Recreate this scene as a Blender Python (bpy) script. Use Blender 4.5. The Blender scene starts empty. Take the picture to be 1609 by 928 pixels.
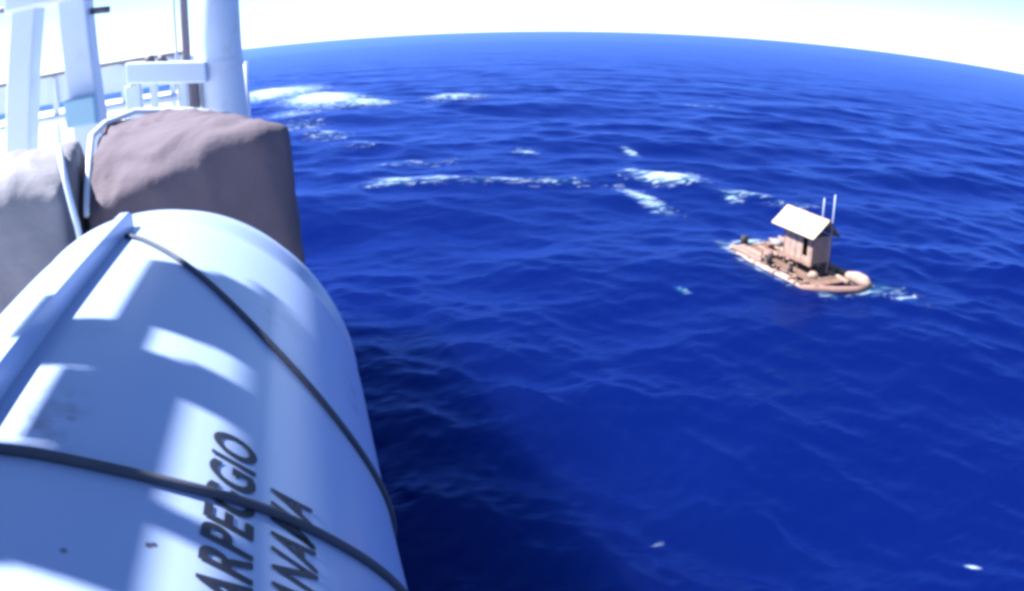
import bpy, bmesh, math, random
import numpy as np
from mathutils import Vector, Matrix, noise

random.seed(7)
scene = bpy.context.scene
COL = scene.collection
R = math.radians

# ------------------------------------------------------------------ camera
# action-camera style wide lens (equisolid fisheye), 12 m above the sea
cd = bpy.data.cameras.new("camera")
cam = bpy.data.objects.new("camera", cd)
COL.objects.link(cam)
cd.type = 'PANO'
host = cd if hasattr(cd, 'panorama_type') else cd.cycles
host.panorama_type = 'FISHEYE_EQUISOLID'
host.fisheye_lens = 25.696
host.fisheye_fov = math.pi
cd.sensor_fit = 'HORIZONTAL'
cd.sensor_width = 36.0
cd.clip_start = 0.02
cd.clip_end = 200000
CAMZ = 12.0
yaw, pit, rol = 0.27, 0.363348, -0.016868
fwd = Vector((math.sin(yaw)*math.cos(pit), math.cos(yaw)*math.cos(pit), -math.sin(pit)))
rgt = Vector((math.cos(yaw), -math.sin(yaw), 0))
upv = rgt.cross(fwd)
r2 = math.cos(rol)*rgt + math.sin(rol)*upv
u2 = -math.sin(rol)*rgt + math.cos(rol)*upv
m = Matrix((r2, u2, -fwd)).transposed().to_4x4()
m.translation = (0, 0, CAMZ)
cam.matrix_world = m
scene.camera = cam

# ------------------------------------------------------------------ world and sun
SUN_AZ, SUN_EL = R(-70), R(54)          # azimuth clockwise from +Y
sdir = Vector((math.sin(SUN_AZ)*math.cos(SUN_EL), math.cos(SUN_AZ)*math.cos(SUN_EL), math.sin(SUN_EL)))
w = bpy.data.worlds.new("World")
scene.world = w
w.use_nodes = True
wn = w.node_tree.nodes
wl = w.node_tree.links
wn.clear()
sky = wn.new('ShaderNodeTexSky')
sky.sky_type = 'NISHITA'
sky.sun_disc = False
sky.sun_elevation = SUN_EL
sky.sun_rotation = SUN_AZ
sky.air_density = 0.65
sky.dust_density = 0.1
sky.ozone_density = 3.0
bg = wn.new('ShaderNodeBackground')
bg.inputs['Strength'].default_value = 0.062
wo = wn.new('ShaderNodeOutputWorld')
wl.new(sky.outputs[0], bg.inputs[0])
wl.new(bg.outputs[0], wo.inputs[0])
sl = bpy.data.lights.new("sun", 'SUN')
sl.energy = 5.0
sl.angle = R(0.53)
sl.color = (1.0, 0.96, 0.9)
so = bpy.data.objects.new("sun", sl)
COL.objects.link(so)
so.rotation_euler = (-sdir).to_track_quat('-Z', 'Y').to_euler()
so.location = sdir*60

vs = scene.view_settings
vs.view_transform = 'Standard'
vs.look = 'None'
vs.gamma = 1
vs.use_curve_mapping = False
vs.exposure = 2.05
scene.cycles.use_denoising = True
scene.cycles.filter_width = 3.6         # soft, like the video frame
scene.cycles.max_bounces = 6


# ------------------------------------------------------------------ helpers
def mat(name, col, rough=0.6, metal=0.0, spec=0.5, var=0.0, scale=6.0, bump=0.0, bscale=40.0, dirt=None, dirt_amt=0.0, dscale=3.0):
    mt = bpy.data.materials.new(name)
    mt.use_nodes = True
    n = mt.node_tree.nodes
    l = mt.node_tree.links
    b = n['Principled BSDF']
    b.inputs['Roughness'].default_value = rough
    b.inputs['Metallic'].default_value = metal
    b.inputs['Specular IOR Level'].default_value = spec
    b.inputs['Base Color'].default_value = (*col, 1)
    tc = n.new('ShaderNodeTexCoord')
    src = None
    if var > 0:
        nz = n.new('ShaderNodeTexNoise')
        nz.inputs['Scale'].default_value = scale
        nz.inputs['Detail'].default_value = 5
        l.new(tc.outputs['Object'], nz.inputs['Vector'])
        mx = n.new('ShaderNodeMix')
        mx.data_type = 'RGBA'
        mx.inputs[6].default_value = (*[c*(1-var) for c in col], 1)
        mx.inputs[7].default_value = (*[min(1, c*(1+var)) for c in col], 1)
        l.new(nz.outputs['Fac'], mx.inputs[0])
        src = mx.outputs[2]
    if dirt:
        nz = n.new('ShaderNodeTexNoise')
        nz.inputs['Scale'].default_value = dscale
        nz.inputs['Detail'].default_value = 8
        nz.inputs['Roughness'].default_value = 0.7
        l.new(tc.outputs['Object'], nz.inputs['Vector'])
        rp = n.new('ShaderNodeMapRange')
        rp.inputs[1].default_value = 0.55
        rp.inputs[2].default_value = 0.75
        rp.inputs[4].default_value = dirt_amt
        l.new(nz.outputs['Fac'], rp.inputs[0])
        mx = n.new('ShaderNodeMix')
        mx.data_type = 'RGBA'
        mx.inputs[6].default_value = (*col, 1)
        if src:
            l.new(src, mx.inputs[6])
        mx.inputs[7].default_value = (*dirt, 1)
        l.new(rp.outputs[0], mx.inputs[0])
        src = mx.outputs[2]
    if src:
        l.new(src, b.inputs['Base Color'])
    if bump > 0:
        nz = n.new('ShaderNodeTexNoise')
        nz.inputs['Scale'].default_value = bscale
        nz.inputs['Detail'].default_value = 6
        l.new(tc.outputs['Object'], nz.inputs['Vector'])
        bp = n.new('ShaderNodeBump')
        bp.inputs['Strength'].default_value = bump
        bp.inputs['Distance'].default_value = 0.01
        l.new(nz.outputs['Fac'], bp.inputs['Height'])
        l.new(bp.outputs[0], b.inputs['Normal'])
    return mt


def obj(name, bm, mt, parent=None, smooth=False, loc=None):
    me = bpy.data.meshes.new(name)
    bmesh.ops.recalc_face_normals(bm, faces=bm.faces)
    bm.to_mesh(me)
    bm.free()
    me.materials.append(mt)
    if smooth:
        for p in me.polygons:
            p.use_smooth = True
    o = bpy.data.objects.new(name, me)
    COL.objects.link(o)
    if parent:
        o.parent = parent
    if loc:
        o.location = loc
    return o


def empty(name, loc=(0, 0, 0), rz=0):
    o = bpy.data.objects.new(name, None)
    o.empty_display_size = 0.2
    COL.objects.link(o)
    o.location = loc
    o.rotation_euler = (0, 0, rz)
    return o


def tag(o, label, cat, group=None):
    o['label'] = label
    o['category'] = cat
    if group:
        o['group'] = group
    return o


def box(bm, lo, hi, bev=0.0, rot=None):
    lo, hi = Vector(lo), Vector(hi)
    c, d = (lo+hi)/2, hi-lo
    g = bmesh.ops.create_cube(bm, size=1)
    vs_ = g['verts']
    for v in vs_:
        v.co = Vector((v.co.x*d.x, v.co.y*d.y, v.co.z*d.z))
    if bev > 0:
        es = list({e for v in vs_ for e in v.link_edges})
        r = bmesh.ops.bevel(bm, geom=es, offset=bev, segments=2, affect='EDGES', profile=0.5)
        vs_ = list({v for f in r['faces'] for v in f.verts} | {v for v in vs_ if v.is_valid})
    for v in vs_:
        if rot is not None:
            v.co = rot @ v.co
        v.co += c
    return vs_


def tube(bm, pts, rad, seg=12, cap=True):
    pts = [Vector(p) for p in pts]
    rads = rad if isinstance(rad, (list, tuple)) else [rad]*len(pts)
    rings = []
    prev = None
    for i, p in enumerate(pts):
        a = pts[max(i-1, 0)]
        b = pts[min(i+1, len(pts)-1)]
        t = (b-a).normalized()
        if prev is None:
            x = t.orthogonal().normalized()
        else:
            x = (prev - t*prev.dot(t)).normalized()
        prev = x
        y = t.cross(x)
        rings.append([bm.verts.new(p + rads[i]*(math.cos(2*math.pi*k/seg)*x + math.sin(2*math.pi*k/seg)*y)) for k in range(seg)])
    for r0, r1 in zip(rings, rings[1:]):
        for k in range(seg):
            bm.faces.new((r0[k], r0[(k+1) % seg], r1[(k+1) % seg], r1[k]))
    if cap:
        bm.faces.new(rings[0][::-1])
        bm.faces.new(rings[-1])
    return rings


def NB():
    return bmesh.new()


# ------------------------------------------------------------------ materials
M = {}
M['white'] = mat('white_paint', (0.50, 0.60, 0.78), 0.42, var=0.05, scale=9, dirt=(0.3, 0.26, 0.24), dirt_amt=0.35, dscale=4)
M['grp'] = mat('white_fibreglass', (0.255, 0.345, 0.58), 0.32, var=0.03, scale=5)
M['rope'] = mat('grey_rope', (0.045, 0.055, 0.085), 0.85, var=0.2, scale=60)
M['ink'] = mat('black_lettering_paint', (0.012, 0.016, 0.035), 0.6)
M['tarp'] = mat('brown_canvas', (0.10, 0.086, 0.115), 0.9, var=0.22, scale=7, bump=0.5, bscale=26, spec=0.2)
M['tarp2'] = mat('grey_canvas', (0.175, 0.18, 0.22), 0.9, var=0.18, scale=6, bump=0.5, bscale=22, spec=0.2)
M['steel'] = mat('dark_steel', (0.09, 0.08, 0.11), 0.6, var=0.2)
M['hull'] = mat('hull_paint', (0.05, 0.06, 0.10), 0.5, var=0.2, scale=1.5)
M['deck'] = mat('deck_paint', (0.5, 0.5, 0.52), 0.75, var=0.15, scale=3)
M['teal'] = mat('teal_paint', (0.25, 0.44, 0.60), 0.5, var=0.1)
M['log'] = mat('bleached_log', (0.24, 0.17, 0.145), 0.85, var=0.6, scale=4, bump=0.6, bscale=14)
M['plank'] = mat('weathered_plank', (0.12, 0.072, 0.056), 0.85, var=0.65, scale=4, bump=0.5, bscale=20)
M['wall'] = mat('pale_board', (0.30, 0.20, 0.17), 0.8, var=0.4, scale=4)
M['beam'] = mat('brown_beam', (0.17, 0.10, 0.09), 0.85, var=0.3, scale=5)
M['roof'] = mat('pale_roof_sheet', (0.27, 0.24, 0.19), 0.6, var=0.25, scale=2.5, dirt=(0.2, 0.15, 0.11), dirt_amt=0.5, dscale=2)
M['dark'] = mat('dark_plastic', (0.018, 0.016, 0.025), 0.6)
M['pole'] = mat('pale_pole', (0.42, 0.48, 0.62), 0.5)

# ------------------------------------------------------------------ sea
RAFT = Vector((23.9, 29.2, 0.0))


def build_sea():
    rs = np.concatenate([np.linspace(0.3, 4, 6)[:-1], np.geomspace(4, 900, 860), np.geomspace(915, 60000, 60)])
    az = np.concatenate([np.linspace(-42, 74, 960), np.linspace(74, 318, 66)[1:-1]])
    az = np.radians(az)
    na, nr = len(az), len(rs)
    r, a = np.meshgrid(rs, az, indexing='ij')
    x = r*np.sin(a)
    y = r*np.cos(a)
    z = np.zeros_like(x)
    dx = np.zeros_like(x)
    dy = np.zeros_like(x)
    spacing = np.gradient(rs)[:, None]*np.ones((1, na))
    spacing = np.maximum(spacing, r*np.radians(0.121))
    coarse = (np.arange(na) >= 960)[None, :]
    spacing = np.where(coarse, np.maximum(spacing, r*np.radians(3.7)), spacing)
    rg = np.random.default_rng(11)
    wind = R(28)                                  # direction the waves travel from
    lams = np.geomspace(0.55, 46, 74)
    group = np.ones_like(x)
    gx = np.zeros_like(x)
    for k in range(6):                            # slowly varying gustiness
        th = rg.uniform(0, 6.28)
        kk = 2*np.pi/rg.uniform(25, 70)
        gx += np.sin(kk*(x*np.cos(th)+y*np.sin(th))+rg.uniform(0, 6.28))
    group = 1+0.22*np.clip(gx/1.8, -1.6, 1.6)
    for lam in lams:
        th = wind+rg.normal(0, 0.75 if lam < 12 else 0.4)
        k = 2*np.pi/lam
        st = 0.028 if lam < 3 else (0.027 if lam < 14 else 0.015)
        amp = st*lam/(2*np.pi)*rg.uniform(0.6, 1.35)*1.15
        fade = np.clip((lam/spacing-2.5)/3.0, 0, 1)
        fade = fade/(1+(r/240)**1.6)
        ph = k*(x*np.sin(th)+y*np.cos(th))+rg.uniform(0, 6.28)
        g = group if lam < 10 else 1.0
        s_, c_ = np.sin(ph), np.cos(ph)
        z += amp*fade*g*c_
        dx -= amp*fade*g*s_*math.sin(th)*0.9
        dy -= amp*fade*g*s_*math.cos(th)*0.9
    # calm the swell right under the raft so that it floats level
    dr = np.hypot(x-RAFT.x, y-RAFT.y)
    calm = 1-0.75*np.exp(-(dr/4.5)**2)
    z0 = z*calm
    # ---- foam amount: breaking crests and the ship's wash, in world metres
    foam = np.zeros_like(x)

    def patch(cx, cy, lx, ly, ang, amt, zadd=0.0):
        lx, ly, amt = lx*1.35, ly*1.35, amt*0.95
        c, s = math.cos(ang), math.sin(ang)
        u = (x-cx)*c+(y-cy)*s
        v = -(x-cx)*s+(y-cy)*c
        g_ = np.exp(-((u/lx)**2+(v/ly)**2))
        np.maximum(foam, amt*g_, out=foam)
        return zadd*g_
    zz = np.zeros_like(x)
    zz += patch(-8, 176, 10, 17, 0.0, 1.3, 1.1)
    zz += patch(2.5, 142, 6.5, 13, 0.1, 1.35, 1.0)
    zz += patch(10, 128, 4.5, 5, 0.0, 1.1, 0.8)
    zz += patch(-3, 122, 5, 8, 0.0, 0.75, 0.3)
    zz += patch(-2, 104, 4, 7, 0.0, 0.55, 0.1)
    zz += patch(2, 92, 3, 4, 0.0, 0.6, 0.1)
    zz += patch(6, 80, 3, 3, 0.0, 0.5, 0.1)
    zz += patch(26, 129, 5, 5, -0.1, 0.95, 0.7)
    zz += patch(6.8, 57.5, 2.6, 1.5, -0.1, 0.95, 0.35)
    zz += patch(9.8, 56.3, 1.6, 1.2, -0.1, 0.85, 0.25)
    zz += patch(14.5, 55, 4.5, 1.3, -0.15, 0.62, 0.3)
    zz += patch(18.5, 53, 2.6, 1.2, -0.25, 0.6, 0.2)
    zz += patch(9, 66, 5, 2, -0.1, 0.5)
    zz += patch(33, 42.5, 2.2, 1.0, -0.7, 0.55)
    zz += patch(28, 52.5, 2.3, 2.0, -0.75, 1.25, 0.45)
    zz += patch(26.4, 55.8, 1.2, 1.2, -0.4, 0.85, 0.2)
    zz += patch(23.3, 47.4, 0.8, 3.4, 0.05, 0.95, 0.0)
    zz += patch(31.4, 46.2, 1.6, 1.0, -0.7, 0.85, 0.15)
    zz += patch(30.0, 45.6, 0.8, 0.9, 0.0, 0.8)
    zz += patch(31.0, 66, 0.6, 1.6, 0.0, 0.85, 0.1)
    zz += patch(20.5, 68, 1.3, 1.5, 0.0, 0.75)
    zz += patch(62, 106, 4.5, 2.0, -0.3, 0.5)
    zz += patch(15.05, 8.28, 0.2, 0.1, -0.9, 1.15)
    zz += patch(7.5, 12.67, 0.2, 0.1, 0.5, 0.55)
    zz += patch(15.75, 27.9, 0.22, 0.5, 0.35, 0.95)
    # wash round the raft
    for (u_, v_, lx, ly, am) in ((-4.1, -1.9, 1.2, .55, .85), (-4.8, 0.2, .5, 1.5, .8), (0.2, -2.45, 2.6, .33, .75), (4.6, 1.2, 0.8, 1.3, .85), (3.5, -1.4, 1.3, .4, .75), (5.6, 2.2, 1.6, .8, .62)):
        patch(RAFT.x+0.05*u_+v_, RAFT.y-u_+0.05*v_, ly, lx, 0.05, am)
    zt = z0+zz
    # broken crests elsewhere: only the steepest peaks
    pk = np.clip((zt-1.45)/0.6, 0, 1)*np.clip(1-r/420, 0, 1)
    foam = np.maximum(foam, pk*0.72)
    co = np.stack([x+dx*calm, y+dy*calm, zt], -1).reshape(-1, 3)
    i = np.arange(nr-1)[:, None]*na
    j = np.arange(na)[None, :]
    jn = (j+1) % na
    q = np.stack([i+j, i+na+j, i+na+jn, i+jn], -1).reshape(-1, 4)
    me = bpy.data.meshes.new('sea')
    me.vertices.add(len(co))
    me.vertices.foreach_set('co', co.astype(np.float32).ravel())
    me.loops.add(q.size)
    me.loops.foreach_set('vertex_index', q.astype(np.int32).ravel())
    me.polygons.add(len(q))
    me.polygons.foreach_set('loop_start', (np.arange(len(q))*4).astype(np.int32))
    me.polygons.foreach_set('use_smooth', np.ones(len(q), bool))
    me.update()
    un = np.zeros_like(x)                         # slope of the waves too small for the mesh out there
    for lam in lams:
        un += 1-np.clip((lam/spacing-2.5)/3.0, 0, 1)
    rough = 0.20+0.16*un/len(lams)
    at = me.attributes.new('unresolved', 'FLOAT', 'POINT')
    at.data.foreach_set('value', rough.astype(np.float32).ravel())
    at = me.attributes.new('foam', 'FLOAT', 'POINT')
    at.data.foreach_set('value', foam.astype(np.float32).ravel())
    me.validate()
    n0 = me.polygons[0].normal
    if n0.z < 0:
        me.flip_normals()
    o = bpy.data.objects.new('sea', me)
    COL.objects.link(o)
    o['kind'] = 'structure'
    o['label'] = 'deep blue open sea with wind waves and white foam patches'
    # material
    mt = bpy.data.materials.new('sea_water')
    mt.use_nodes = True
    n = mt.node_tree.nodes
    l = mt.node_tree.links
    b = n['Principled BSDF']
    b.inputs['Base Color'].default_value = (0.0008, 0.0048, 0.060, 1)
    ra_ = n.new('ShaderNodeAttribute')
    ra_.attribute_name = 'unresolved'
    b.subsurface_method = 'BURLEY'
    b.inputs['Subsurface Weight'].default_value = 1.0
    b.inputs['Subsurface Radius'].default_value = (0.3, 0.8, 1.0)
    b.inputs['Subsurface Scale'].default_value = 16.0
    b.inputs['Specular IOR Level'].default_value = 0.0
    b.inputs['Roughness'].default_value = 1.0
    tc = n.new('ShaderNodeTexCoord')
    mp = n.new('ShaderNodeMapping')
    mp.inputs['Rotation'].default_value = (0, 0, R(28))
    mp.inputs['Scale'].default_value = (0.55, 1.5, 1)
    l.new(tc.outputs['Object'], mp.inputs['Vector'])
    nz = n.new('ShaderNodeTexNoise')
    nz.inputs['Scale'].default_value = 2.6
    nz.inputs['Detail'].default_value = 4
    nz.inputs['Roughness'].default_value = 0.55
    nz.inputs['Distortion'].default_value = 0.4
    l.new(mp.outputs[0], nz.inputs['Vector'])
    bp = n.new('ShaderNodeBump')
    bp.inputs['Strength'].default_value = 0.5
    bp.inputs['Distance'].default_value = 0.09
    n3 = n.new('ShaderNodeTexNoise')
    n3.inputs['Scale'].default_value = 1.05
    n3.inputs['Detail'].default_value = 3
    n3.inputs['Distortion'].default_value = 0.8
    l.new(mp.outputs[0], n3.inputs['Vector'])
    hs = n.new('ShaderNodeMath')
    hs.operation = 'MULTIPLY_ADD'
    l.new(n3.outputs['Fac'], hs.inputs[0])
    hs.inputs[1].default_value = 1.6
    l.new(nz.outputs['Fac'], hs.inputs[2])
    l.new(hs.outputs[0], bp.inputs['Height'])
    gl = n.new('ShaderNodeBsdfGlossy')
    gl.inputs['Color'].default_value = (0.18, 0.34, 0.93, 1)
    l.new(ra_.outputs['Fac'], gl.inputs['Roughness'])
    l.new(bp.outputs[0], gl.inputs['Normal'])
    fr = n.new('ShaderNodeFresnel')
    fr.inputs['IOR'].default_value = 1.333
    l.new(bp.outputs[0], fr.inputs['Normal'])
    wm = n.new('ShaderNodeMixShader')
    l.new(fr.outputs[0], wm.inputs[0])
    l.new(b.outputs[0], wm.inputs[1])
    l.new(gl.outputs[0], wm.inputs[2])
    # foam, and turquoise aerated water below and around it
    fa = n.new('ShaderNodeAttribute')
    fa.attribute_name = 'foam'
    ae = n.new('ShaderNodeMapRange')
    ae.interpolation_type = 'SMOOTHSTEP'
    ae.inputs[1].default_value = 0.25
    ae.inputs[2].default_value = 1.1
    l.new(fa.outputs['Fac'], ae.inputs[0])
    am = n.new('ShaderNodeMix')
    am.data_type = 'RGBA'
    am.inputs[6].default_value = (0.0008, 0.0048, 0.060, 1)
    am.inputs[7].default_value = (0.006, 0.045, 0.11, 1)
    l.new(ae.outputs[0], am.inputs[0])
    l.new(am.outputs[2], b.inputs['Base Color'])
    fm = n.new('ShaderNodeMapping')
    fm.inputs['Rotation'].default_value = (0, 0, R(20))
    fm.inputs['Scale'].default_value = (0.7, 1.3, 1)
    l.new(tc.outputs['Object'], fm.inputs['Vector'])
    fn = n.new('ShaderNodeTexNoise')
    fn.inputs['Scale'].default_value = 0.9
    fn.inputs['Detail'].default_value = 9
    fn.inputs['Roughness'].default_value = 0.68
    fn.inputs['Distortion'].default_value = 1.2
    l.new(fm.outputs[0], fn.inputs['Vector'])
    ad = n.new('ShaderNodeMath')
    ad.operation = 'ADD'
    ms = n.new('ShaderNodeMath')
    ms.operation = 'MULTIPLY_ADD'
    l.new(fn.outputs['Fac'], ms.inputs[0])
    ms.inputs[1].default_value = 3.4
    ms.inputs[2].default_value = -1.7
    l.new(fa.outputs['Fac'], ad.inputs[0])
    l.new(ms.outputs[0], ad.inputs[1])
    mr = n.new('ShaderNodeMapRange')
    mr.interpolation_type = 'SMOOTHSTEP'
    mr.inputs[1].default_value = 0.4
    mr.inputs[2].default_value = 1.6
    mr.inputs[4].default_value = 0.9
    l.new(ad.outputs[0], mr.inputs[0])
    gt = n.new('ShaderNodeMapRange')
    gt.interpolation_type = 'SMOOTHSTEP'
    gt.inputs[1].default_value = 0.08
    gt.inputs[2].default_value = 0.35
    l.new(fa.outputs['Fac'], gt.inputs[0])
    gm = n.new('ShaderNodeMath')
    gm.operation = 'MULTIPLY'
    l.new(mr.outputs[0], gm.inputs[0])
    l.new(gt.outputs[0], gm.inputs[1])
    fb = n.new('ShaderNodeBsdfDiffuse')
    fb.inputs['Color'].default_value = (0.36, 0.47, 0.58, 1)
    mx = n.new('ShaderNodeMixShader')
    l.new(gm.outputs[0], mx.inputs[0])
    l.new(wm.outputs[0], mx.inputs[1])
    l.new(fb.outputs[0], mx.inputs[2])
    l.new(mx.outputs[0], n['Material Output'].inputs['Surface'])
    me.materials.append(mt)
    return o


sea = build_sea()

# ------------------------------------------------------------------ ship
DECK = 10.65


def prism(bm, poly, z0, z1):
    lo = [bm.verts.new((x, y, z0)) for x, y in poly]
    hi = [bm.verts.new((x, y, z1)) for x, y in poly]
    n_ = len(poly)
    for k in range(n_):
        bm.faces.new((lo[k], lo[(k+1) % n_], hi[(k+1) % n_], hi[k]))
    bm.faces.new(hi)
    bm.faces.new(lo[::-1])


ship = tag(empty('ship', (-4, 0, DECK)), 'dark hulled ship with red brown deck, seen beneath its deck gear at left', 'ship')
bm = NB()
prism(bm, [(-14, -40), (-0.06, -40), (-0.06, 2.9), (-0.5, 3.4), (-2.9, 30), (-14, 31)], -1.5, DECK-0.02)
h = obj('hull', bm, M['hull'], ship)
h.matrix_parent_inverse = Matrix.Translation((4, 0, -DECK))
bm = NB()
prism(bm, [(-13.9, -39.9), (-0.03, -39.9), (-0.03, 2.93), (-0.47, 3.42), (-2.87, 29.9), (-13.9, 30.9)], DECK-0.016, DECK)
h = obj('deck', bm, M['deck'], ship)
h.matrix_parent_inverse = Matrix.Translation((4, 0, -DECK))


# ------------------------------------------------------------------ liferaft canister (axis along Y)
CX, CY, CZ, CR, CLE, CQ = -0.2902, 1.555, 11.4269, 0.33, 0.553, 2.5
CLEN = 1.82


def prof(s):
    def end(t, le, q):
        u = min(max(1-t/le, 0), 1)
        return (1-u**q)**(1/q)
    r = CR*end(s, CLE, CQ)*end(CLEN-s, 0.30, 2.6)
    # moulded hoops
    for c, wd, hh in ((0.375, 0.018, 0.006), (0.435, 0.03, -0.010)):
        r += hh*math.exp(-((s-c)/wd)**4)
    return r


def cpt(s, phi_deg, off=0.0):
    r = prof(s)+off
    p = R(phi_deg)
    return Vector((CX+r*math.sin(p), CY-s, CZ+r*math.cos(p)))


can = tag(empty('liferaft_canister', (CX, CY-CLEN/2, CZ-CR)), 'big white barrel-shaped liferaft canister with black lettering and dark lashing ropes', 'liferaft canister')
inv = Matrix.Translation(can.location).inverted()


def cpart(name, bm, mt, smooth=True):
    o = obj(name, bm, mt, can, smooth)
    o.matrix_parent_inverse = inv
    return o


ss = [0.0004, 0.002, 0.006, 0.012, 0.02, 0.032, 0.05, 0.075, 0.105, 0.14, 0.18, 0.22, 0.26, 0.30] + [0.33+0.006*k for k in range(30)] + list(np.linspace(0.52, 1.5, 40)) + list(np.linspace(1.53, CLEN-0.0005, 26))
bm = NB()
NSEG = 128
rings = []
for s in ss:
    rings.append([bm.verts.new(cpt(s, 360*k/NSEG)) for k in range(NSEG)])
for a, b in zip(rings, rings[1:]):
    for k in range(NSEG):
        bm.faces.new((a[k], a[(k+1) % NSEG], b[(k+1) % NSEG], b[k]))
bm.faces.new(rings[0])
bm.faces.new(rings[-1][::-1])
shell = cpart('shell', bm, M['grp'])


# scuffs and stains of their own shape on the shell
def shell_material():
    mt = M['grp']
    n = mt.node_tree.nodes
    l = mt.node_tree.links
    b = n['Principled BSDF']
    src = b.inputs['Base Color'].links[0].from_socket
    ge = n.new('ShaderNodeTexCoord')
    nz = n.new('ShaderNodeTexNoise')
    nz.inputs['Scale'].default_value = 55
    nz.inputs['Detail'].default_value = 6
    l.new(ge.outputs['Object'], nz.inputs['Vector'])
    spots = [(cpt(1.05, 8), .055, .5), (cpt(1.10, 9), .05, .4), (cpt(0.70, 43.5), .05, .35), (cpt(.80, 47), .035, .4), (cpt(.67, 68), .035, .6), (cpt(.73, 69), .03, .5),
             (cpt(1.221, 18.5), .004, 1.0), (cpt(1.194, 27.6), .004, 1.4), (cpt(1.192, 28.2), .0035, 1.4), (cpt(1.067, 12.8), .007, .5), (cpt(.90, 9), .03, .25)]
    for p, rad, amt in spots:
        vd = n.new('ShaderNodeVectorMath')
        vd.operation = 'DISTANCE'
        l.new(ge.outputs['Object'], vd.inputs[0])
        vd.inputs[1].default_value = p
        mr = n.new('ShaderNodeMapRange')
        mr.interpolation_type = 'SMOOTHSTEP'
        mr.inputs[1].default_value = rad
        mr.inputs[2].default_value = rad*0.25
        mr.inputs[3].default_value = 0
        mr.inputs[4].default_value = amt
        l.new(vd.outputs['Value'], mr.inputs[0])
        mu = n.new('ShaderNodeMath')
        mu.operation = 'MULTIPLY'
        mu.use_clamp = True
        l.new(mr.outputs[0], mu.inputs[0])
        if rad > 0.015:
            m2 = n.new('ShaderNodeMapRange')
            m2.inputs[1].default_value = 0.4
            m2.inputs[2].default_value = 0.72
            l.new(nz.outputs['Fac'], m2.inputs[0])
            l.new(m2.outputs[0], mu.inputs[1])
        else:
            mu.inputs[1].default_value = 0.8
        mx = n.new('ShaderNodeMix')
        mx.data_type = 'RGBA'
        l.new(src, mx.inputs[6])
        mx.inputs[7].default_value = (0.06, 0.06, 0.09, 1)
        l.new(mu.outputs[0], mx.inputs[0])
        src = mx.outputs[2]
    l.new(src, b.inputs['Base Color'])


shell_material()

# joint flange along the shell
bm = NB()
FL = []
for s in np.linspace(0.47, CLEN-0.12, 60):
    r = prof(s)
    hh = 0.026*min(1, (s-0.455)/0.02)
    row = []
    for (xx, rr) in ((-0.017, r-0.01), (-0.017, r+hh), (-0.003, r+hh), (-0.003, r-0.01)):
        row.append(bm.verts.new((CX+xx, CY-s, CZ+rr)))
    FL.append(row)
for a, b in zip(FL, FL[1:]):
    for k in range(4):
        bm.faces.new((a[k], a[(k+1) % 4], b[(k+1) % 4], b[k]))
bm.faces.new(FL[0])
bm.faces.new(FL[-1][::-1])
cpart('joint_flange', bm, M['grp'], False)


def interp(tab, x):
    xs = [t[0] for t in tab]
    ys = [t[1] for t in tab]
    return float(np.interp(x, xs, ys))


rope1 = [(-1, .525), (1.5, .543), (13.5, .624), (24.5, .695), (34.6, .765), (44, .812), (53.7, .843), (63.2, .860), (74, .86), (85, .845), (100, .80), (175, .62)]
rope2 = [(-12, 1.118), (5, 1.124), (14.6, 1.130), (23, 1.129), (31.4, 1.122), (40, 1.108), (51, 1.096), (59, 1.083), (71, 1.06), (85, 1.03), (175, .95)]
for tab, rd, p0 in ((rope1, 0.0036, 0.3), (rope2, 0.0041, -1.0)):
    ph = np.linspace(p0, 172, 90)
    sv = np.array([interp(tab, p) for p in ph])
    k = np.ones(7)/7
    sv = np.convolve(np.pad(sv, 3, mode='edge'), k, mode='valid')
    bm = NB()
    tube(bm, [cpt(s, p, rd*0.85) for s, p in zip(sv, ph)], rd, 10)
    cpart('lashing_rope', bm, M['rope'])


# painted lettering, wrapped onto the shell
def lettering(text, s_start, s_end, phi_top, phi_bot):
    cu = bpy.data.curves.new('lettering', 'FONT')
    cu.body = text
    cu.size = 1
    cu.offset = 0.02
    cu.space_character = 1.06
    to = bpy.data.objects.new('lettering', cu)
    COL.objects.link(to)
    bpy.context.view_layer.update()
    me = bpy.data.meshes.new_from_object(to.evaluated_get(bpy.context.evaluated_depsgraph_get()))
    bpy.data.objects.remove(to)
    bm = bmesh.new()
    bm.from_mesh(me)
    bmesh.ops.remove_doubles(bm, verts=bm.verts, dist=1e-5)
    xs = [v.co.x for v in bm.verts]
    ys = [v.co.y for v in bm.verts]
    x0, x1, y0, y1 = min(xs), max(xs), min(ys), max(ys)
    for v in bm.verts:
        u = (v.co.x-x0)/(x1-x0)
        t = (v.co.y-y0)/(y1-y0)
        v.co = cpt(s_start+(s_end-s_start)*u+0.006*(1-t), phi_bot+(phi_top-phi_bot)*t, 0.0012)
    o = cpart('lettering', bm, M['ink'], False)
    o['label'] = 'black painted word ' + text
    return o


lettering('ARPEGGIO', 1.222, 1.020, 33.2, 40.3)
lettering('PANAMA', 1.214, 1.058, 42.7, 50.0)

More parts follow.
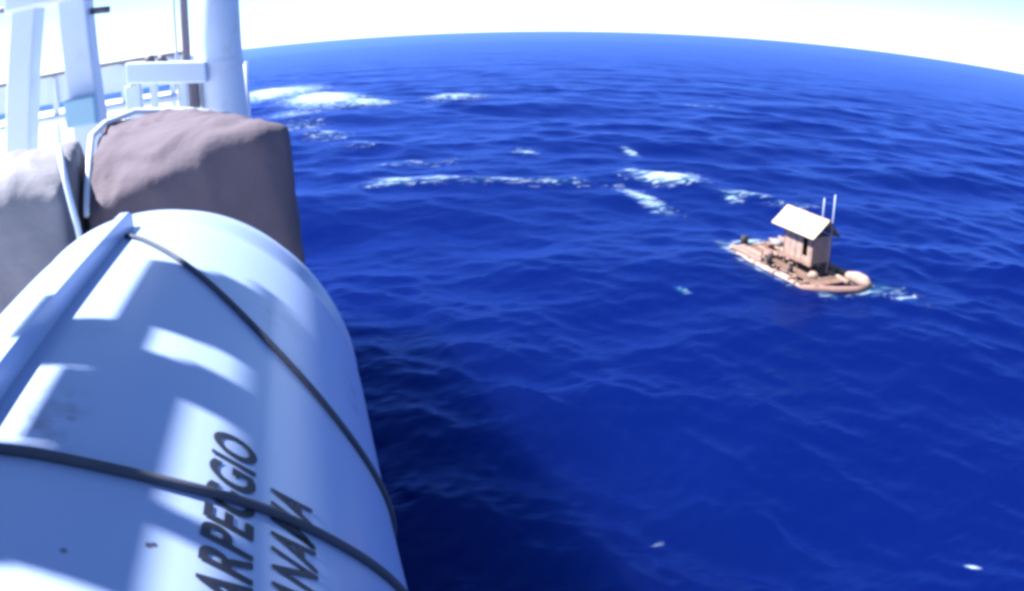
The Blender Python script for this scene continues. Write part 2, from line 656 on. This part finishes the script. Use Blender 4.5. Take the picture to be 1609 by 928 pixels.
# cradle below
cr = tag(empty('liferaft_cradle', (CX, 0.75, DECK)), 'white steel cradle under the white liferaft canister', 'cradle')
cinv = Matrix.Translation(cr.location).inverted()
for yy in (0.3, 1.0):
    bm = NB()
    prof_pts = []
    for k in range(17):
        p = R(110+140*k/16)
        prof_pts.append((CX+0.333*math.sin(p), CZ+0.333*math.cos(p)))
    outer = [(CX-0.34, DECK+0.03), (CX+0.22, DECK+0.03)]
    vs0 = [bm.verts.new((x, yy-0.03, z)) for x, z in prof_pts+outer]
    vs1 = [bm.verts.new((x, yy+0.03, z)) for x, z in prof_pts+outer]
    nn = len(vs0)
    for k in range(nn):
        bm.faces.new((vs0[k], vs0[(k+1) % nn], vs1[(k+1) % nn], vs1[k]))
    bm.faces.new(vs0)
    bm.faces.new(vs1[::-1])
    o = obj('saddle', bm, M['white'], cr)
    o.matrix_parent_inverse = cinv
for xx in (-0.5, -0.12):
    bm = NB()
    box(bm, (xx-0.04, 0.15, DECK), (xx+0.04, 1.15, DECK+0.028))
    o = obj('base_rail', bm, M['white'], cr)
    o.matrix_parent_inverse = cinv

# ------------------------------------------------------------------ added overhead bar frame, out of view, shaped to shade the canister
gf = tag(empty('overhead_shade_frame', (-1.5, 1.0, DECK)), 'added unseen white bar frame casting shade patches on the liferaft canister', 'shade frame')
ginv = Matrix.Translation(gf.location).inverted()
ZB = 12.9


def gx(phi):
    p = R(phi)
    return CX+CR*math.sin(p)+sdir.x/sdir.z*(ZB-CZ-CR*math.cos(p))


def gy(s, phi):
    p = R(phi)
    return CY-s+sdir.y/sdir.z*(ZB-CZ-CR*math.cos(p))


def bar(name, phi0, phi1, s0, s1, dz=0.0):  # added bar, sized so its shadow covers this span of the shell
    pm = (phi0+phi1)/2
    bm = NB()
    box(bm, (gx(phi0), gy(s1, pm), ZB-0.006+dz), (gx(phi1), gy(s0, pm), ZB+0.006+dz))
    o = obj(name, bm, M['white'], gf)
    o.matrix_parent_inverse = ginv


bar('shade_bar', 12.5, 27, .925, 1.245)
bar('shade_bar', 11.5, 28, .66, .868)
bar('shade_bar', 27.2, 39, .655, .872)
bar('shade_bar', 27.2, 38, .925, 1.0)
bar('shade_bar', 27.2, 38, 1.152, 1.178)
bar('shade_bar', 38.2, 68, .64, 1.9)
bar('shade_bar', 1.0, 12.3, .862, .975)
bar('shade_bar', 7.3, 12.3, .98, 1.105)
bar('shade_bar', -1.0, 12.3, 1.11, 1.245)
bar('shade_bar', 12.7, 18.5, .868, .925)
bm = NB()
box(bm, (gx(45), gy(3.3, 50), ZB+0.0075), (gx(66), gy(.66, 50), ZB+0.035))
o = obj('carrier_beam', bm, M['white'], gf)
o.matrix_parent_inverse = ginv
for s in (2.35, 3.2):
    yy = gy(s, 50)
    bm = NB()
    tube(bm, [(gx(55), yy, DECK), (gx(55), yy, ZB+0.006)], 0.028, 12)
    o = obj('post', bm, M['white'], gf, True)
    o.matrix_parent_inverse = ginv


# ------------------------------------------------------------------ canvas covered gear behind the canister
def canvas(name, pts, mt, bev, label, wr=0.02, seed=0):
    bm = NB()
    for p in pts:
        bm.verts.new(p)
    bmesh.ops.convex_hull(bm, input=bm.verts)
    bmesh.ops.dissolve_limit(bm, angle_limit=R(3), verts=bm.verts, edges=bm.edges)
    me = bpy.data.meshes.new('hull_shape')
    bm.to_mesh(me)
    bm.free()
    to = bpy.data.objects.new('hull_shape', me)
    COL.objects.link(to)
    md = to.modifiers.new('r', 'REMESH')
    md.mode = 'VOXEL'
    md.voxel_size = 0.022
    bpy.context.view_layer.update()
    me2 = bpy.data.meshes.new_from_object(to.evaluated_get(bpy.context.evaluated_depsgraph_get()))
    bpy.data.objects.remove(to)
    bm = bmesh.new()
    bm.from_mesh(me2)
    for _ in range(int(bev*200)):
        bmesh.ops.smooth_vert(bm, verts=bm.verts, factor=0.5, use_axis_x=True, use_axis_y=True, use_axis_z=True)
    bm.normal_update()
    for v in bm.verts:
        q = v.co*2.6+Vector((seed, 0, 0))
        d = noise.noise(Vector((q.x*1.2, q.y*1.2, q.z*0.5)))*wr+noise.noise(q*3)*wr*0.35
        fo = 1-abs(2*abs(noise.noise(Vector((q.x*1.7+q.z*.5, q.y*1.3, q.z*0.35+4))))-.35)
        d += wr*0.5*max(0, fo-.75)*3
        if v.co.z > DECK+0.02:
            v.co += v.normal*d
    root = tag(empty(name, (sum(p[0] for p in pts)/len(pts), sum(p[1] for p in pts)/len(pts), DECK)), label, 'covered gear')
    o = obj('canvas_cover', bm, mt, root, True)
    o.matrix_parent_inverse = Matrix.Translation(root.location).inverted()
    return root


def D(z):
    return 12.0+z


c1 = canvas('covered_deck_box', [
    (-0.045, 2.34, DECK), (-0.80, 2.34, DECK), (-0.90, 3.1, DECK), (-0.16, 2.9, DECK),
    (-0.075, 2.34, D(-0.27)), (-0.17, 2.95, D(-0.31)),
    (-0.31, 2.34, D(-0.28)), (-0.44, 2.30, D(-0.42)), (-0.62, 2.29, D(-0.41)), (-0.79, 2.31, D(-0.47)),
    (-0.62, 3.0, D(-0.20)), (-0.88, 2.95, D(-0.22)), (-0.36, 3.0, D(-0.26)), (-0.80, 2.6, D(-0.24))],
    M['tarp'], 0.011, 'brown canvas covered box behind the white liferaft canister, its front in shade', 0.03, 3)
c2 = canvas('covered_deck_winch', [
    (-0.82, 2.1, DECK), (-1.75, 2.1, DECK), (-1.75, 2.9, DECK), (-0.92, 2.9, DECK),
    (-0.80, 2.12, D(-0.34)), (-0.86, 2.6, D(-0.22)), (-1.15, 2.55, D(-0.21)), (-1.6, 2.5, D(-0.26)), (-1.0, 2.2, D(-0.27)), (-1.5, 2.15, D(-0.36)), (-1.75, 2.4, D(-0.5))],
    M['tarp2'], 0.06, 'grey canvas covered rounded gear at the left edge, beside the brown covered box', 0.025, 9)
bm = NB()
tube(bm, [(-0.795, 2.33, D(-.47)), (-0.805, 2.40, D(-.40)), (-0.825, 2.6, D(-.235)), (-0.84, 2.85, D(-.215)), (-0.74, 2.98, D(-.195)), (-0.5, 2.99, D(-.225)), (-0.33, 2.97, D(-.262))], 0.013, 10)
o = obj('lit_hem', bm, M['white'], c1, True)  # hem of the cover, its sunlit brightness put into the white colour
o.matrix_parent_inverse = Matrix.Translation(c1.location).inverted()
bm = NB()
tube(bm, [(-0.93, 2.42, D(-.20)), (-0.87, 2.30, D(-.205)), (-0.815, 2.20, D(-.225)), (-0.785, 2.14, D(-.32)), (-0.765, 2.13, D(-.45)), (-0.75, 2.13, D(-.7))], 0.011, 10)
o = obj('lacing_rope', bm, M['white'], c2, True)
o.matrix_parent_inverse = Matrix.Translation(c2.location).inverted()

# ------------------------------------------------------------------ davit frame (two splayed legs) at left
dv = tag(empty('davit_frame', (-1.7, 4.6, DECK)), 'tall white A-shaped davit frame with two thick splayed legs at far left', 'davit')
dinv = Matrix.Translation(dv.location).inverted()


def part(root, rinv, name, bm, mt, smooth=False):
    o = obj(name, bm, mt, root, smooth)
    o.matrix_parent_inverse = rinv
    return o


def leg(bm, p0, p1, wx, wy, bev=0.02):
    p0, p1 = Vector(p0), Vector(p1)
    lo = [bm.verts.new(p0+Vector((sx*wx[0]/2, sy*wy/2, 0))) for sx, sy in ((-1, -1), (1, -1), (1, 1), (-1, 1))]
    hi = [bm.verts.new(p1+Vector((sx*wx[1]/2, sy*wy/2, 0))) for sx, sy in ((-1, -1), (1, -1), (1, 1), (-1, 1))]
    for k in range(4):
        bm.faces.new((lo[k], lo[(k+1) % 4], hi[(k+1) % 4], hi[k]))
    bm.faces.new(hi)
    bm.faces.new(lo[::-1])
    bmesh.ops.bevel(bm, geom=list(bm.edges), offset=bev, segments=3, affect='EDGES', profile=0.5)


bm = NB()
leg(bm, (-2.12, 4.6, DECK), (-1.84, 4.6, D(.56)), (.20, .19), 0.2)
part(dv, dinv, 'leg', bm, M['white'])
bm = NB()
leg(bm, (-1.40, 4.6, DECK), (-1.51, 4.6, D(.54)), (.22, .20), 0.2)
part(dv, dinv, 'leg', bm, M['white'])
bm = NB()
box(bm, (-2.0, 4.48, D(.47)), (-1.36, 4.72, D(.72)), 0.03)
part(dv, dinv, 'head_beam', bm, M['white'])
bm = NB()
tube(bm, [(-1.40, 4.6, D(.385)), (-1.27, 4.6, D(.375))], 0.022, 10)
part(dv, dinv, 'pin', bm, M['steel'], True)
bm = NB()
tube(bm, [(-2.07, 4.6, D(.52)), (-1.93, 4.6, D(.52))], 0.022, 10)
part(dv, dinv, 'pin', bm, M['steel'], True)
bm = NB()
box(bm, (-1.57, 4.40, D(-.33)), (-1.355, 4.488, D(-.15)), 0.015)
part(dv, dinv, 'control_box', bm, M['teal'])

# ------------------------------------------------------------------ thick post
tp = tag(empty('mooring_post', (-0.75, 6.2, DECK)), 'thick round white deck post standing behind the brown covered box', 'post')
tinv = Matrix.Translation(tp.location).inverted()
bm = NB()
tube(bm, [(-0.755, 6.2, DECK+0.03), (-0.755, 6.2, DECK+.5), (-0.765, 6.2, D(.1)), (-0.785, 6.2, D(1.6))], [.225, .222, .205, .19], 40)
part(tp, tinv, 'column', bm, M['white'], True)
bm = NB()
tube(bm, [(-0.755, 6.2, DECK), (-0.755, 6.2, DECK+.03)], .31, 40)
part(tp, tinv, 'base_flange', bm, M['white'])
bm = NB()
tube(bm, [(-0.785, 6.2, D(1.6)), (-0.785, 6.2, D(1.66))], .23, 40)
part(tp, tinv, 'cap', bm, M['white'])
bm = NB()
tube(bm, [(-0.762, 6.2, D(-.13)), (-0.762, 6.2, D(-.08))], .216, 40)
part(tp, tinv, 'collar', bm, M['white'])

# slim poles
for (x, y, rd, zt, mt, lab) in ((-1.10, 6.5, 0.038, 2.0, M['steel'], 'slim dark pole just left of the thick white deck post'),
                                (-1.21, 6.6, 0.013, 1.6, M['pole'], 'hair-thin pale rod left of the slim dark pole')):
    p = tag(empty('signal_pole', (x, y, DECK)), lab, 'pole')
    bm = NB()
    tube(bm, [(x, y, DECK+.02), (x+.01, y, DECK+1.5), (x-.02, y, D(zt))], [rd, rd, rd*.8], 14)
    part(p, Matrix.Translation(p.location).inverted(), 'shaft', bm, mt, True)
    bm = NB()
    tube(bm, [(x, y, DECK), (x, y, DECK+.02)], rd*2.2, 14)
    part(p, Matrix.Translation(p.location).inverted(), 'base', bm, mt)

# ------------------------------------------------------------------ bulwark beam and rails
rl = tag(empty('fairlead_beam', (-1.2, 5.9, DECK)), 'low white steel beam on short posts between davit frame and deck post', 'steel beam')
ri = Matrix.Translation(rl.location).inverted()
bm = NB()
vs_ = box(bm, (-1.53, 5.93, D(-.20)), (-0.84, 6.12, D(-.02)), 0.02)
for v in vs_:
    v.co.z -= (v.co.x+1.2)*0.12
part(rl, ri, 'beam', bm, M['white'])
for x, mt in ((-1.31, M['white']), (-1.05, M['white']), (-0.955, M['steel'])):
    bm = NB()
    box(bm, (x-.03, 5.98, DECK), (x+.03, 6.06, D(-.19)-(x+1.2)*.12+.01), 0.008)
    part(rl, ri, 'post', bm, mt)
bm = NB()
box(bm, (-1.56, 5.97, DECK), (-1.42, 6.08, D(-.17)), 0.015)
part(rl, ri, 'end_plate', bm, M['white'])
for x in (-1.33, -1.22):
    bm = NB()
    tube(bm, [(x, 6.02, D(.0)-(x+1.2)*.12-.03), (x, 6.02, D(.015)-(x+1.2)*.12+.02)], [.05, .035], 14)
    part(rl, ri, 'roller', bm, M['steel'], True)

bw = tag(empty('bulwark_plate', (-2.5, 8.5, DECK)), 'pale steel bulwark plate behind the low white beam and davit leg', 'bulwark')
bi = Matrix.Translation(bw.location).inverted()
bm = NB()
vs_ = box(bm, (-4.2, 8.45, D(-.30)), (-1.45, 8.49, D(.02)), 0.0)
part(bw, bi, 'plate', bm, M['white'])
bm = NB()
box(bm, (-4.22, 8.41, D(.021)), (-1.43, 8.53, D(.065)), 0.01)
part(bw, bi, 'cap_rail', bm, M['tarp2'])
for x in (-4.0, -3.1, -2.2, -1.6):
    bm = NB()
    box(bm, (x-.03, 8.40, DECK), (x+.03, 8.447, D(.0)))
    part(bw, bi, 'stay', bm, M['white'])
bm = NB()
tube(bm, [(-4.2, 8.38, D(-.50)), (-1.45, 8.38, D(-.46))], .05, 12)
part(bw, bi, 'lower_pipe', bm, M['white'], True)

gr = tag(empty('guard_rail', (-0.6, 6.9, DECK)), 'thin white guard rail stanchions at the deck edge right of the thick post', 'guard rail')
gi = Matrix.Translation(gr.location).inverted()
for x, y in ((-0.60, 6.9), (-0.80, 8.6), (-1.1, 11.8)):
    bm = NB()
    tube(bm, [(x, y, DECK), (x, y, D(-.12))], .026, 10)
    part(gr, gi, 'stanchion', bm, M['white'], True)
for z in (-.14, -.50, -.88):
    bm = NB()
    tube(bm, [(-0.60, 6.9, D(z)), (-0.80, 8.6, D(z)), (-1.1, 11.8, D(z))], .016, 8)
    part(gr, gi, 'rail', bm, M['white'], True)

# ------------------------------------------------------------------ fishing raft with hut
ra = tag(empty('fishing_raft', RAFT, math.atan2(-1.0, 0.05)), 'pale timber fishing raft with a small hut adrift on the blue sea', 'raft')
rnd = random.Random(3)


def rp(name, bm, mt, parent=None, smooth=False):
    return obj(name, bm, mt, parent or ra, smooth)


# local axes: x along the raft (towards the camera side), +y away from the ship
def log(x0, x1, y, z, rd, mt=None):
    bm = NB()
    n_ = 10
    pts = []
    rr = []
    for k in range(n_+1):
        t = k/n_
        pts.append((x0+(x1-x0)*t, y+0.03*math.sin(3*t+y*5), z+0.02*math.sin(4*t+y*7)))
        rr.append(rd*(0.93+0.12*math.sin(5*t+y*3)))
    rr[0] *= .8
    rr[-1] *= .8
    tube(bm, pts, rr, 12)
    return rp('log', bm, mt or M['log'], None, True)


for (x0, x1, y, z, rd) in ((-3.7, 2.7, -1.95, .16, .21), (-3.9, 3.2, -1.5, .08, .19), (-3.8, 3.3, -1.08, .06, .19), (-4.0, 3.6, -.65, .06, .19), (-4.2, 3.9, -.2, .06, .2), (-4.2, 3.8, .25, .06, .19), (-4.4, 3.9, .7, .07, .2), (-4.5, 4.0, 1.15, .1, .21), (-4.7, 4.2, 1.62, .22, .25)):
    log(x0, x1, y, z, rd)
for (x, ya, yb, z, rd) in ((-3.6, -2.1, 1.8, .42, .13), (-1.9, -2.1, 1.8, .36, .1), (-.75, -2.05, 1.75, .36, .1), (1.6, -2.1, 1.7, .36, .1), (2.5, -2.05, 1.8, .40, .11)):
    bm = NB()
    tube(bm, [(x, ya, z), (x+.05, (ya+yb)/2, z), (x, yb, z)], [rd*.9, rd, rd*.9], 10)
    rp('cross_beam', bm, M['log'] if x < -3 else M['plank'], None, True)
bm = NB()
tube(bm, [(2.55, -2.05, .2), (3.1, -1.45, .24), (3.75, -.6, .27), (4.15, .3, .30), (4.25, 1.0, .34)], [.17, .2, .21, .21, .18], 14)
rp('end_log', bm, M['beam'], None, True)
bm = NB()
box(bm, (2.3, -1.55, .36), (3.2, .35, .44), 0.015)
rp('end_deck', bm, M['plank'])
for x in (-3.2, -1.3, .4, 2.1):
    for y, z, rd in ((-1.95, .16, .21), (1.62, .22, .25)):
        bm = NB()
        for dx_ in (-.05, 0, .05):
            tube(bm, [(x+dx_, y+(rd+.02)*math.cos(a_*math.pi/8), z+.01+(rd+.02)*math.sin(a_*math.pi/8)) for a_ in range(17)], .02, 6)
        rp('lashing', bm, M['beam'], None, True)
# deck planks on the left half and in front of the hut
k = 0
for y in np.arange(-1.55, 1.2, 0.27):
    bm = NB()
    box(bm, (-3.35+rnd.uniform(-.12, .2), y, .475), (-1.35+rnd.uniform(-.3, .3), y+.21, .50+rnd.uniform(0, .02)), 0.006)
    rp('plank', bm, M['plank'] if rnd.random() < .6 else M['log'])
for y in (-1.6, -1.32, -1.04):
    bm = NB()
    box(bm, (-.9, y, .475), (2.6+rnd.uniform(-.3, .2), y+.2, .505), 0.006)
    rp('plank', bm, M['plank'])
# side boards along the left half
bm = NB()
box(bm, (-3.7, -2.02, .42), (-.9, -1.9, .62), 0.02)
rp('side_board', bm, M['log'])
bm = NB()
box(bm, (-3.9, 1.55, .48), (-1.6, 1.68, .72), 0.02)
rp('side_board', bm, M['log'])
# big float timber at the near end
bm = NB()
tube(bm, [(2.1, 1.2, .42), (2.6, 1.2, .46), (3.3, 1.2, .55), (3.9, 1.15, .56), (4.35, 1.1, .50)], [.16, .22, .33, .34, .2], 16)
rp('float_timber', bm, M['log'], None, True)
bm = NB()
tube(bm, [(1.3, .55, .42), (3.4, .5, .42)], .15, 12)
rp('float_timber', bm, M['log'], None, True)

# hut on stilts
HX0, HX1, HY0, HY1, HZ0, HZ1 = -.72, 1.56, -.6, .7, .92, 1.98
for x in (HX0+.06, (HX0+HX1)/2, HX1-.06):
    for y in (HY0+.08, HY1-.08):
        bm = NB()
        tube(bm, [(x, y, .2), (x, y, HZ0-.06)], .06, 10)
        rp('stilt', bm, M['beam'], None, True)
bm = NB()
box(bm, (HX0-.12, HY0-.16, HZ0-.12), (HX1+.1, HY0-.04, HZ0-.02), 0.01)
rp('floor_beam', bm, M['beam'])
bm = NB()
box(bm, (HX0-.12, HY1+.04, HZ0-.12), (HX1+.1, HY1+.16, HZ0-.02), 0.01)
rp('floor_beam', bm, M['beam'])
bm = NB()
box(bm, (HX0-.1, HY0-.03, HZ0-.08), (HX1+.08, HY1+.03, HZ0-.01), 0.005)
rp('hut_floor', bm, M['plank'])


def wallrun(x0, y0, x1, y1, n_, z0, z1, gap=()):
    dx, dy = (x1-x0)/n_, (y1-y0)/n_
    wl_ = math.hypot(dx, dy)
    for i in range(n_):
        if i in gap:
            zc = [(z0, z0+.30), (z1-.18, z1)]
        else:
            zc = [(z0, z1)]
        for (a, b) in zc:
            bm = NB()
            cx, cy = x0+dx*(i+.5), y0+dy*(i+.5)
            ang = math.atan2(dy, dx)
            off = rnd.uniform(-.008, .008)
            box(bm, (-wl_/2+.008, -.015+off, a), (wl_/2-.008, .015+off, b-.001), 0.003)
            bmesh.ops.transform(bm, matrix=Matrix.Translation((cx, cy, 0)) @ Matrix.Rotation(ang, 4, 'Z'), verts=bm.verts)
            rp('wall_board', bm, M['wall'] if rnd.random() < .8 else M['log'])


wallrun(HX0, HY0, HX1, HY0, 12, HZ0, HZ1+.35, (8, 9))
wallrun(HX0, HY1, HX1, HY1, 12, HZ0, HZ1+.35)
wallrun(HX0, HY0+.02, HX0, HY1-.02, 6, HZ0, HZ1+.35)
wallrun(HX1, HY0+.02, HX1, HY1-.02, 6, HZ0, HZ1+.35)
for x, y in ((HX0, HY0), (HX1, HY0), (HX0, HY1), (HX1, HY1)):
    bm = NB()
    box(bm, (x-.035, y-.035, HZ0), (x+.035, y+.035, HZ1+.42))
    rp('corner_post', bm, M['beam'])

# roof: two slopes of wide sheets
for side in (-1, 1):
    ys, zs = (-.98, 2.36) if side < 0 else (1.0, 2.36)
    ym, zm = 0.02, 3.30
    xa, xb = -1.52, 1.92
    ns = 4
    for i in range(ns):
        xs0 = xa+(xb-xa)*i/ns-.02
        xs1 = xa+(xb-xa)*(i+1)/ns+.02
        bm = NB()
        nx = 18
        rows = []
        for j, (y, z, sh) in enumerate(((ys, zs, 0.0), ((ys+ym)/2, (zs+zm)/2-.02, 0.03), (ym, zm, 0.08))):
            row = []
            for q in range(nx+1):
                x = xs0+(xs1-xs0)*q/nx
                zo = .012*math.cos(2*math.pi*q/3.0)+.006*(i % 2)
                row.append((x+sh, y, z+zo))
            rows.append(row)
        vt = [[bm.verts.new(p) for p in row] for row in rows]
        vb = [[bm.verts.new((p[0], p[1], p[2]-.008)) for p in row] for row in rows]
        for a in range(2):
            for q in range(nx):
                bm.faces.new((vt[a][q], vt[a][q+1], vt[a+1][q+1], vt[a+1][q]))
                bm.faces.new((vb[a][q], vb[a+1][q], vb[a+1][q+1], vb[a][q+1]))
        for q in range(nx):
            bm.faces.new((vt[0][q], vb[0][q], vb[0][q+1], vt[0][q+1]))
            bm.faces.new((vt[2][q], vt[2][q+1], vb[2][q+1], vb[2][q]))
        for a in range(2):
            bm.faces.new((vt[a][0], vt[a+1][0], vb[a+1][0], vb[a][0]))
            bm.faces.new((vt[a][nx], vb[a][nx], vb[a+1][nx], vt[a+1][nx]))
        rp('roof_sheet', bm, M['roof'])
bm = NB()
tube(bm, [(-1.46, .02, 3.25), (1.96, .02, 3.25)], .045, 10)
rp('ridge_beam', bm, M['beam'], None, True)
for y in (-.93, .95):
    bm = NB()
    tube(bm, [(-1.5, y, 2.33), (1.9, y, 2.33)], .04, 8)
    rp('eave_beam', bm, M['beam'], None, True)
for x in (HX0, HX1):
    for y0, y1 in ((-.93, .02), (.95, .02)):
        bm = NB()
        tube(bm, [(x, y0, 2.34), (x, y1, 3.23)], .03, 8)
        rp('rafter', bm, M['beam'], None, True)
# poles above the roof
for x, zt in ((1.14, 4.25), (1.93, 4.6)):
    bm = NB()
    tube(bm, [(x-.05, .35 if x < 1.5 else .3, .45), (x, .28, 3.0), (x+.04, .25, zt)], .024, 8)
    rp('pole', bm, M['pole'], None, True)
# railing posts and clutter
for x, y, hh in ((-1.2, -1.75, .75), (1.05, -1.7, .7), (-1.25, -.55, .7)):
    bm = NB()
    tube(bm, [(x, y, .35), (x+.03, y, .35+hh)], .045, 8)
    rp('rail_post', bm, M['beam'], None, True)
bm = NB()
tube(bm, [(-1.3, -1.3, .98), (1.3, -1.0, .95)], .045, 8)
rp('rail', bm, M['beam'], None, True)


def onraft(x, y, z):
    return ra.matrix_basis @ Vector((x, y, z))


for (x, y, z, rd, hh, lab) in ((-3.75, -1.05, .55, .22, .42, 'dark round drum at the far left corner of the timber raft'),
                               (-.55, -1.72, .50, .17, .36, 'small dark pail on the raft in front of the hut'),
                               (1.15, -1.62, .51, .13, .30, 'little dark can on the raft edge at the hut right front')):
    p = onraft(x, y, z)
    t = tag(empty('drum', p), lab, 'drum')
    bm = NB()
    tube(bm, [(0, 0, 0), (0, 0, .02), (0, 0, hh*.5), (0, 0, hh-.02), (0, 0, hh)], [rd*.9, rd, rd*1.04, rd, rd*.9], 20)
    obj('body', bm, M['dark'], t, True)
    bm = NB()
    tube(bm, [(0, 0, hh), (0, 0, hh+.025)], rd*.75, 16)
    obj('lid', bm, M['dark'], t)

# more gear lying about on the raft
gear = random.Random(21)
for (x, y, sx, sy, sz, mt, lab) in ((-2.5, -.2, .55, .4, .34, M['plank'], 'brown slatted crate on the open left half of the raft'),
                                    (-1.75, .75, .5, .36, .42, M['wall'], 'pale crate at the back of the raft left of the hut')):
    p = onraft(x, y, .525)
    t = tag(empty('crate', p, ra.rotation_euler.z+gear.uniform(-.3, .3)), lab, 'crate', 'crates on the raft')
    bm = NB()
    box(bm, (-sx/2+.02, -sy/2+.02, 0), (sx/2-.02, sy/2-.02, sz-.03))
    obj('body', bm, M['beam'], t)
    for k in range(3):
        for sgn in (-1, 1):
            bm = NB()
            z = sz*(k+.18)/3
            box(bm, (-sx/2, sgn*(sy/2-.009)-.009, z), (sx/2, sgn*(sy/2-.009)+.009, z+sz*.22), 0.003)
            obj('slat', bm, mt, t)
for (x, y, rx, ry, rz, mt, lab) in ((-3.0, .75, .42, .3, .26, M['tarp2'], 'grey heap of netting at the far left end of the raft'),
                                    (-1.55, -1.0, .36, .26, .22, M['beam'], 'brown bundle on the deck beside the hut, left front'),
                                    (2.2, -.95, .34, .28, .2, M['log'], 'pale bundle on the deck right of the hut')):
    p = onraft(x, y, .505)
    bm = NB()
    bmesh.ops.create_icosphere(bm, subdivisions=3, radius=1)
    for v in bm.verts:
        d = 1+.22*noise.noise(v.co*1.9+Vector((x*3, y, 0)))+.1*noise.noise(v.co*5)
        v.co = Vector((v.co.x*rx*d, v.co.y*ry*d, max(v.co.z, -.35)*rz*d))
    mz = min(v.co.z for v in bm.verts)
    for v in bm.verts:
        v.co.z -= mz
    o = obj('bundle', bm, mt, None, True, p)
    o.rotation_euler.z = gear.uniform(0, 3)
    tag(o, lab, 'bundle', 'bundles on the raft')
